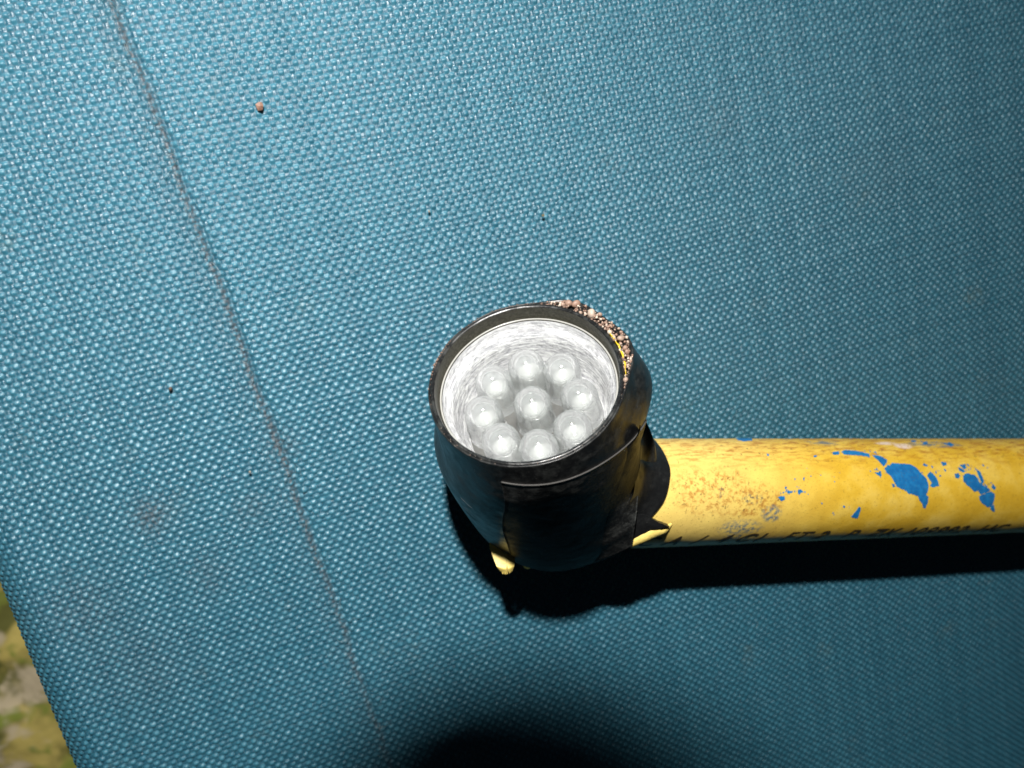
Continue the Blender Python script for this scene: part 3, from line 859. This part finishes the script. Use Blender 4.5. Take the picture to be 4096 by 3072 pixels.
# lettering printed along the pipe, most of it round the underside
def lettering(chunks, size, th_top, shear):
    Vall, Fall = [], []
    for s0, txt in chunks:
        cu = bpy.data.curves.new("lettering", 'FONT')
        cu.body = txt; cu.size = size; cu.shear = shear; cu.space_character = 1.12
        cu.offset = .07
        ob = bpy.data.objects.new("lettering", cu)
        COL.objects.link(ob)
        dg = bpy.context.evaluated_depsgraph_get()
        me = bpy.data.meshes.new_from_object(ob.evaluated_get(dg))
        bm = bmesh.new(); bm.from_mesh(me)
        bmesh.ops.triangulate(bm, faces=bm.faces[:])
        y = -.2 * size
        while y < size:
            bmesh.ops.bisect_plane(bm, geom=bm.verts[:] + bm.edges[:] + bm.faces[:], dist=1e-6, plane_co=(0, y, 0), plane_no=(0, 1, 0))
            y += .35
        bm.verts.index_update()
        b = len(Vall)
        for v in bm.verts:
            th = th_top + (size * .70 - v.co.y) / PR
            Vall.append(pipe_pt(s0 + v.co.x, th, PR + .035))
        for f in bm.faces: Fall.append(tuple(b + v.index for v in f.verts))
        bm.free()
        bpy.data.objects.remove(ob); bpy.data.curves.remove(cu); bpy.data.meshes.remove(me)
    return mesh_np("lettering", Vall, Fall, M['ink'], pipe, BASE, smooth=False)
lettering([(-10.5, "C A"), (.4, "/"), (5.0, "4 C1"), (19.0, "FT 2"), (32.6, "P"), (38.2, "ZK"), (46.2, "109992"), (64.6, "HC")], 4.6, math.radians(123.2), .45)

# ------------------------------------------------------------------ crumbs on the canvas
crumb_m = NT("crumb")
cm = crumb_m.noise(crumb_m.objmm(), 2.2, 4)
def crumb_mat(name, a_, b_):
    t_ = NT(name)
    return t_.finish(t_.principled(Base_Color=t_.mix(t_.ramp(t_.noise(t_.objmm(), 2.2, 4), .35, .65), a_, b_), Roughness=.6))
def crumb(x, y, size, flat, mat, label):
    vv = JV.copy()
    vv = vv * (1 + .45 * np.array([mnoise.noise(Vector(v) * 1.3 + Vector((x, y, 0))) for v in vv]))[:, None]
    size = size * (1 if size > .6 else .75)
    vv = vv * np.array([size, size * .8, size * flat])
    z = .18 + size * flat * .75
    o = mesh_np("crumb", vv, [tuple(f) for f in JF], mat, None, smooth=False)
    o.location = Vector((x, y, z)) * MM
    o.rotation_euler = (random.uniform(-.3, .3), random.uniform(-.3, .3), random.uniform(0, 3))
    return tag(o, label, "crumb")
brown = crumb_mat("rust_crumb", (.12, .06, .04), (.20, .11, .075)); dark = crumb_mat("dark_crumb", (.05, .03, .022), (.10, .06, .045)); pale = crumb_mat("pale_crumb", (.20, .18, .15), (.32, .30, .26)); olive = crumb_mat("olive_crumb", (.07, .06, .02), (.14, .11, .05))
crumb(-52.97, 69.9, .80, .45, brown, "flat rust-brown crumb near the upper end of the crease")
crumb(-5.36, 53.1, .46, .5, olive, "olive-brown speck on the canvas above the flashlight")
crumb(-69.5, 25.05, .50, .4, dark, "dark reddish speck on the canvas left of the crease")
crumb(-26.0, 53.7, .34, .5, pale, "tiny pale speck between the rust crumb and the flashlight")
crumb(-57.9, 9.9, .42, .35, pale, "pale flake beside the middle of the crease")
crumb(-11.4, 72.8, .30, .4, dark, "tiny dark speck near the top middle of the canvas")

# ------------------------------------------------------------------ unseen black cylinder, added above the view to shade the bottom edge
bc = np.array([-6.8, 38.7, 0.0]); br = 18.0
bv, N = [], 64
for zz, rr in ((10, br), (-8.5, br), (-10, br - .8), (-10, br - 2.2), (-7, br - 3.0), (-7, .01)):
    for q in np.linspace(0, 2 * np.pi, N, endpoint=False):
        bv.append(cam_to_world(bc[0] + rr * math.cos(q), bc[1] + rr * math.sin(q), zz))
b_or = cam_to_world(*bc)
lb = mesh_np("shadow_blocker", np.array(bv), grid_faces(6, N, True), M['black'], None, b_or)
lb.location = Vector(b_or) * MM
tag(lb, "added round black blocker above the view, shading the canvas's bottom edge", "shadow blocker")
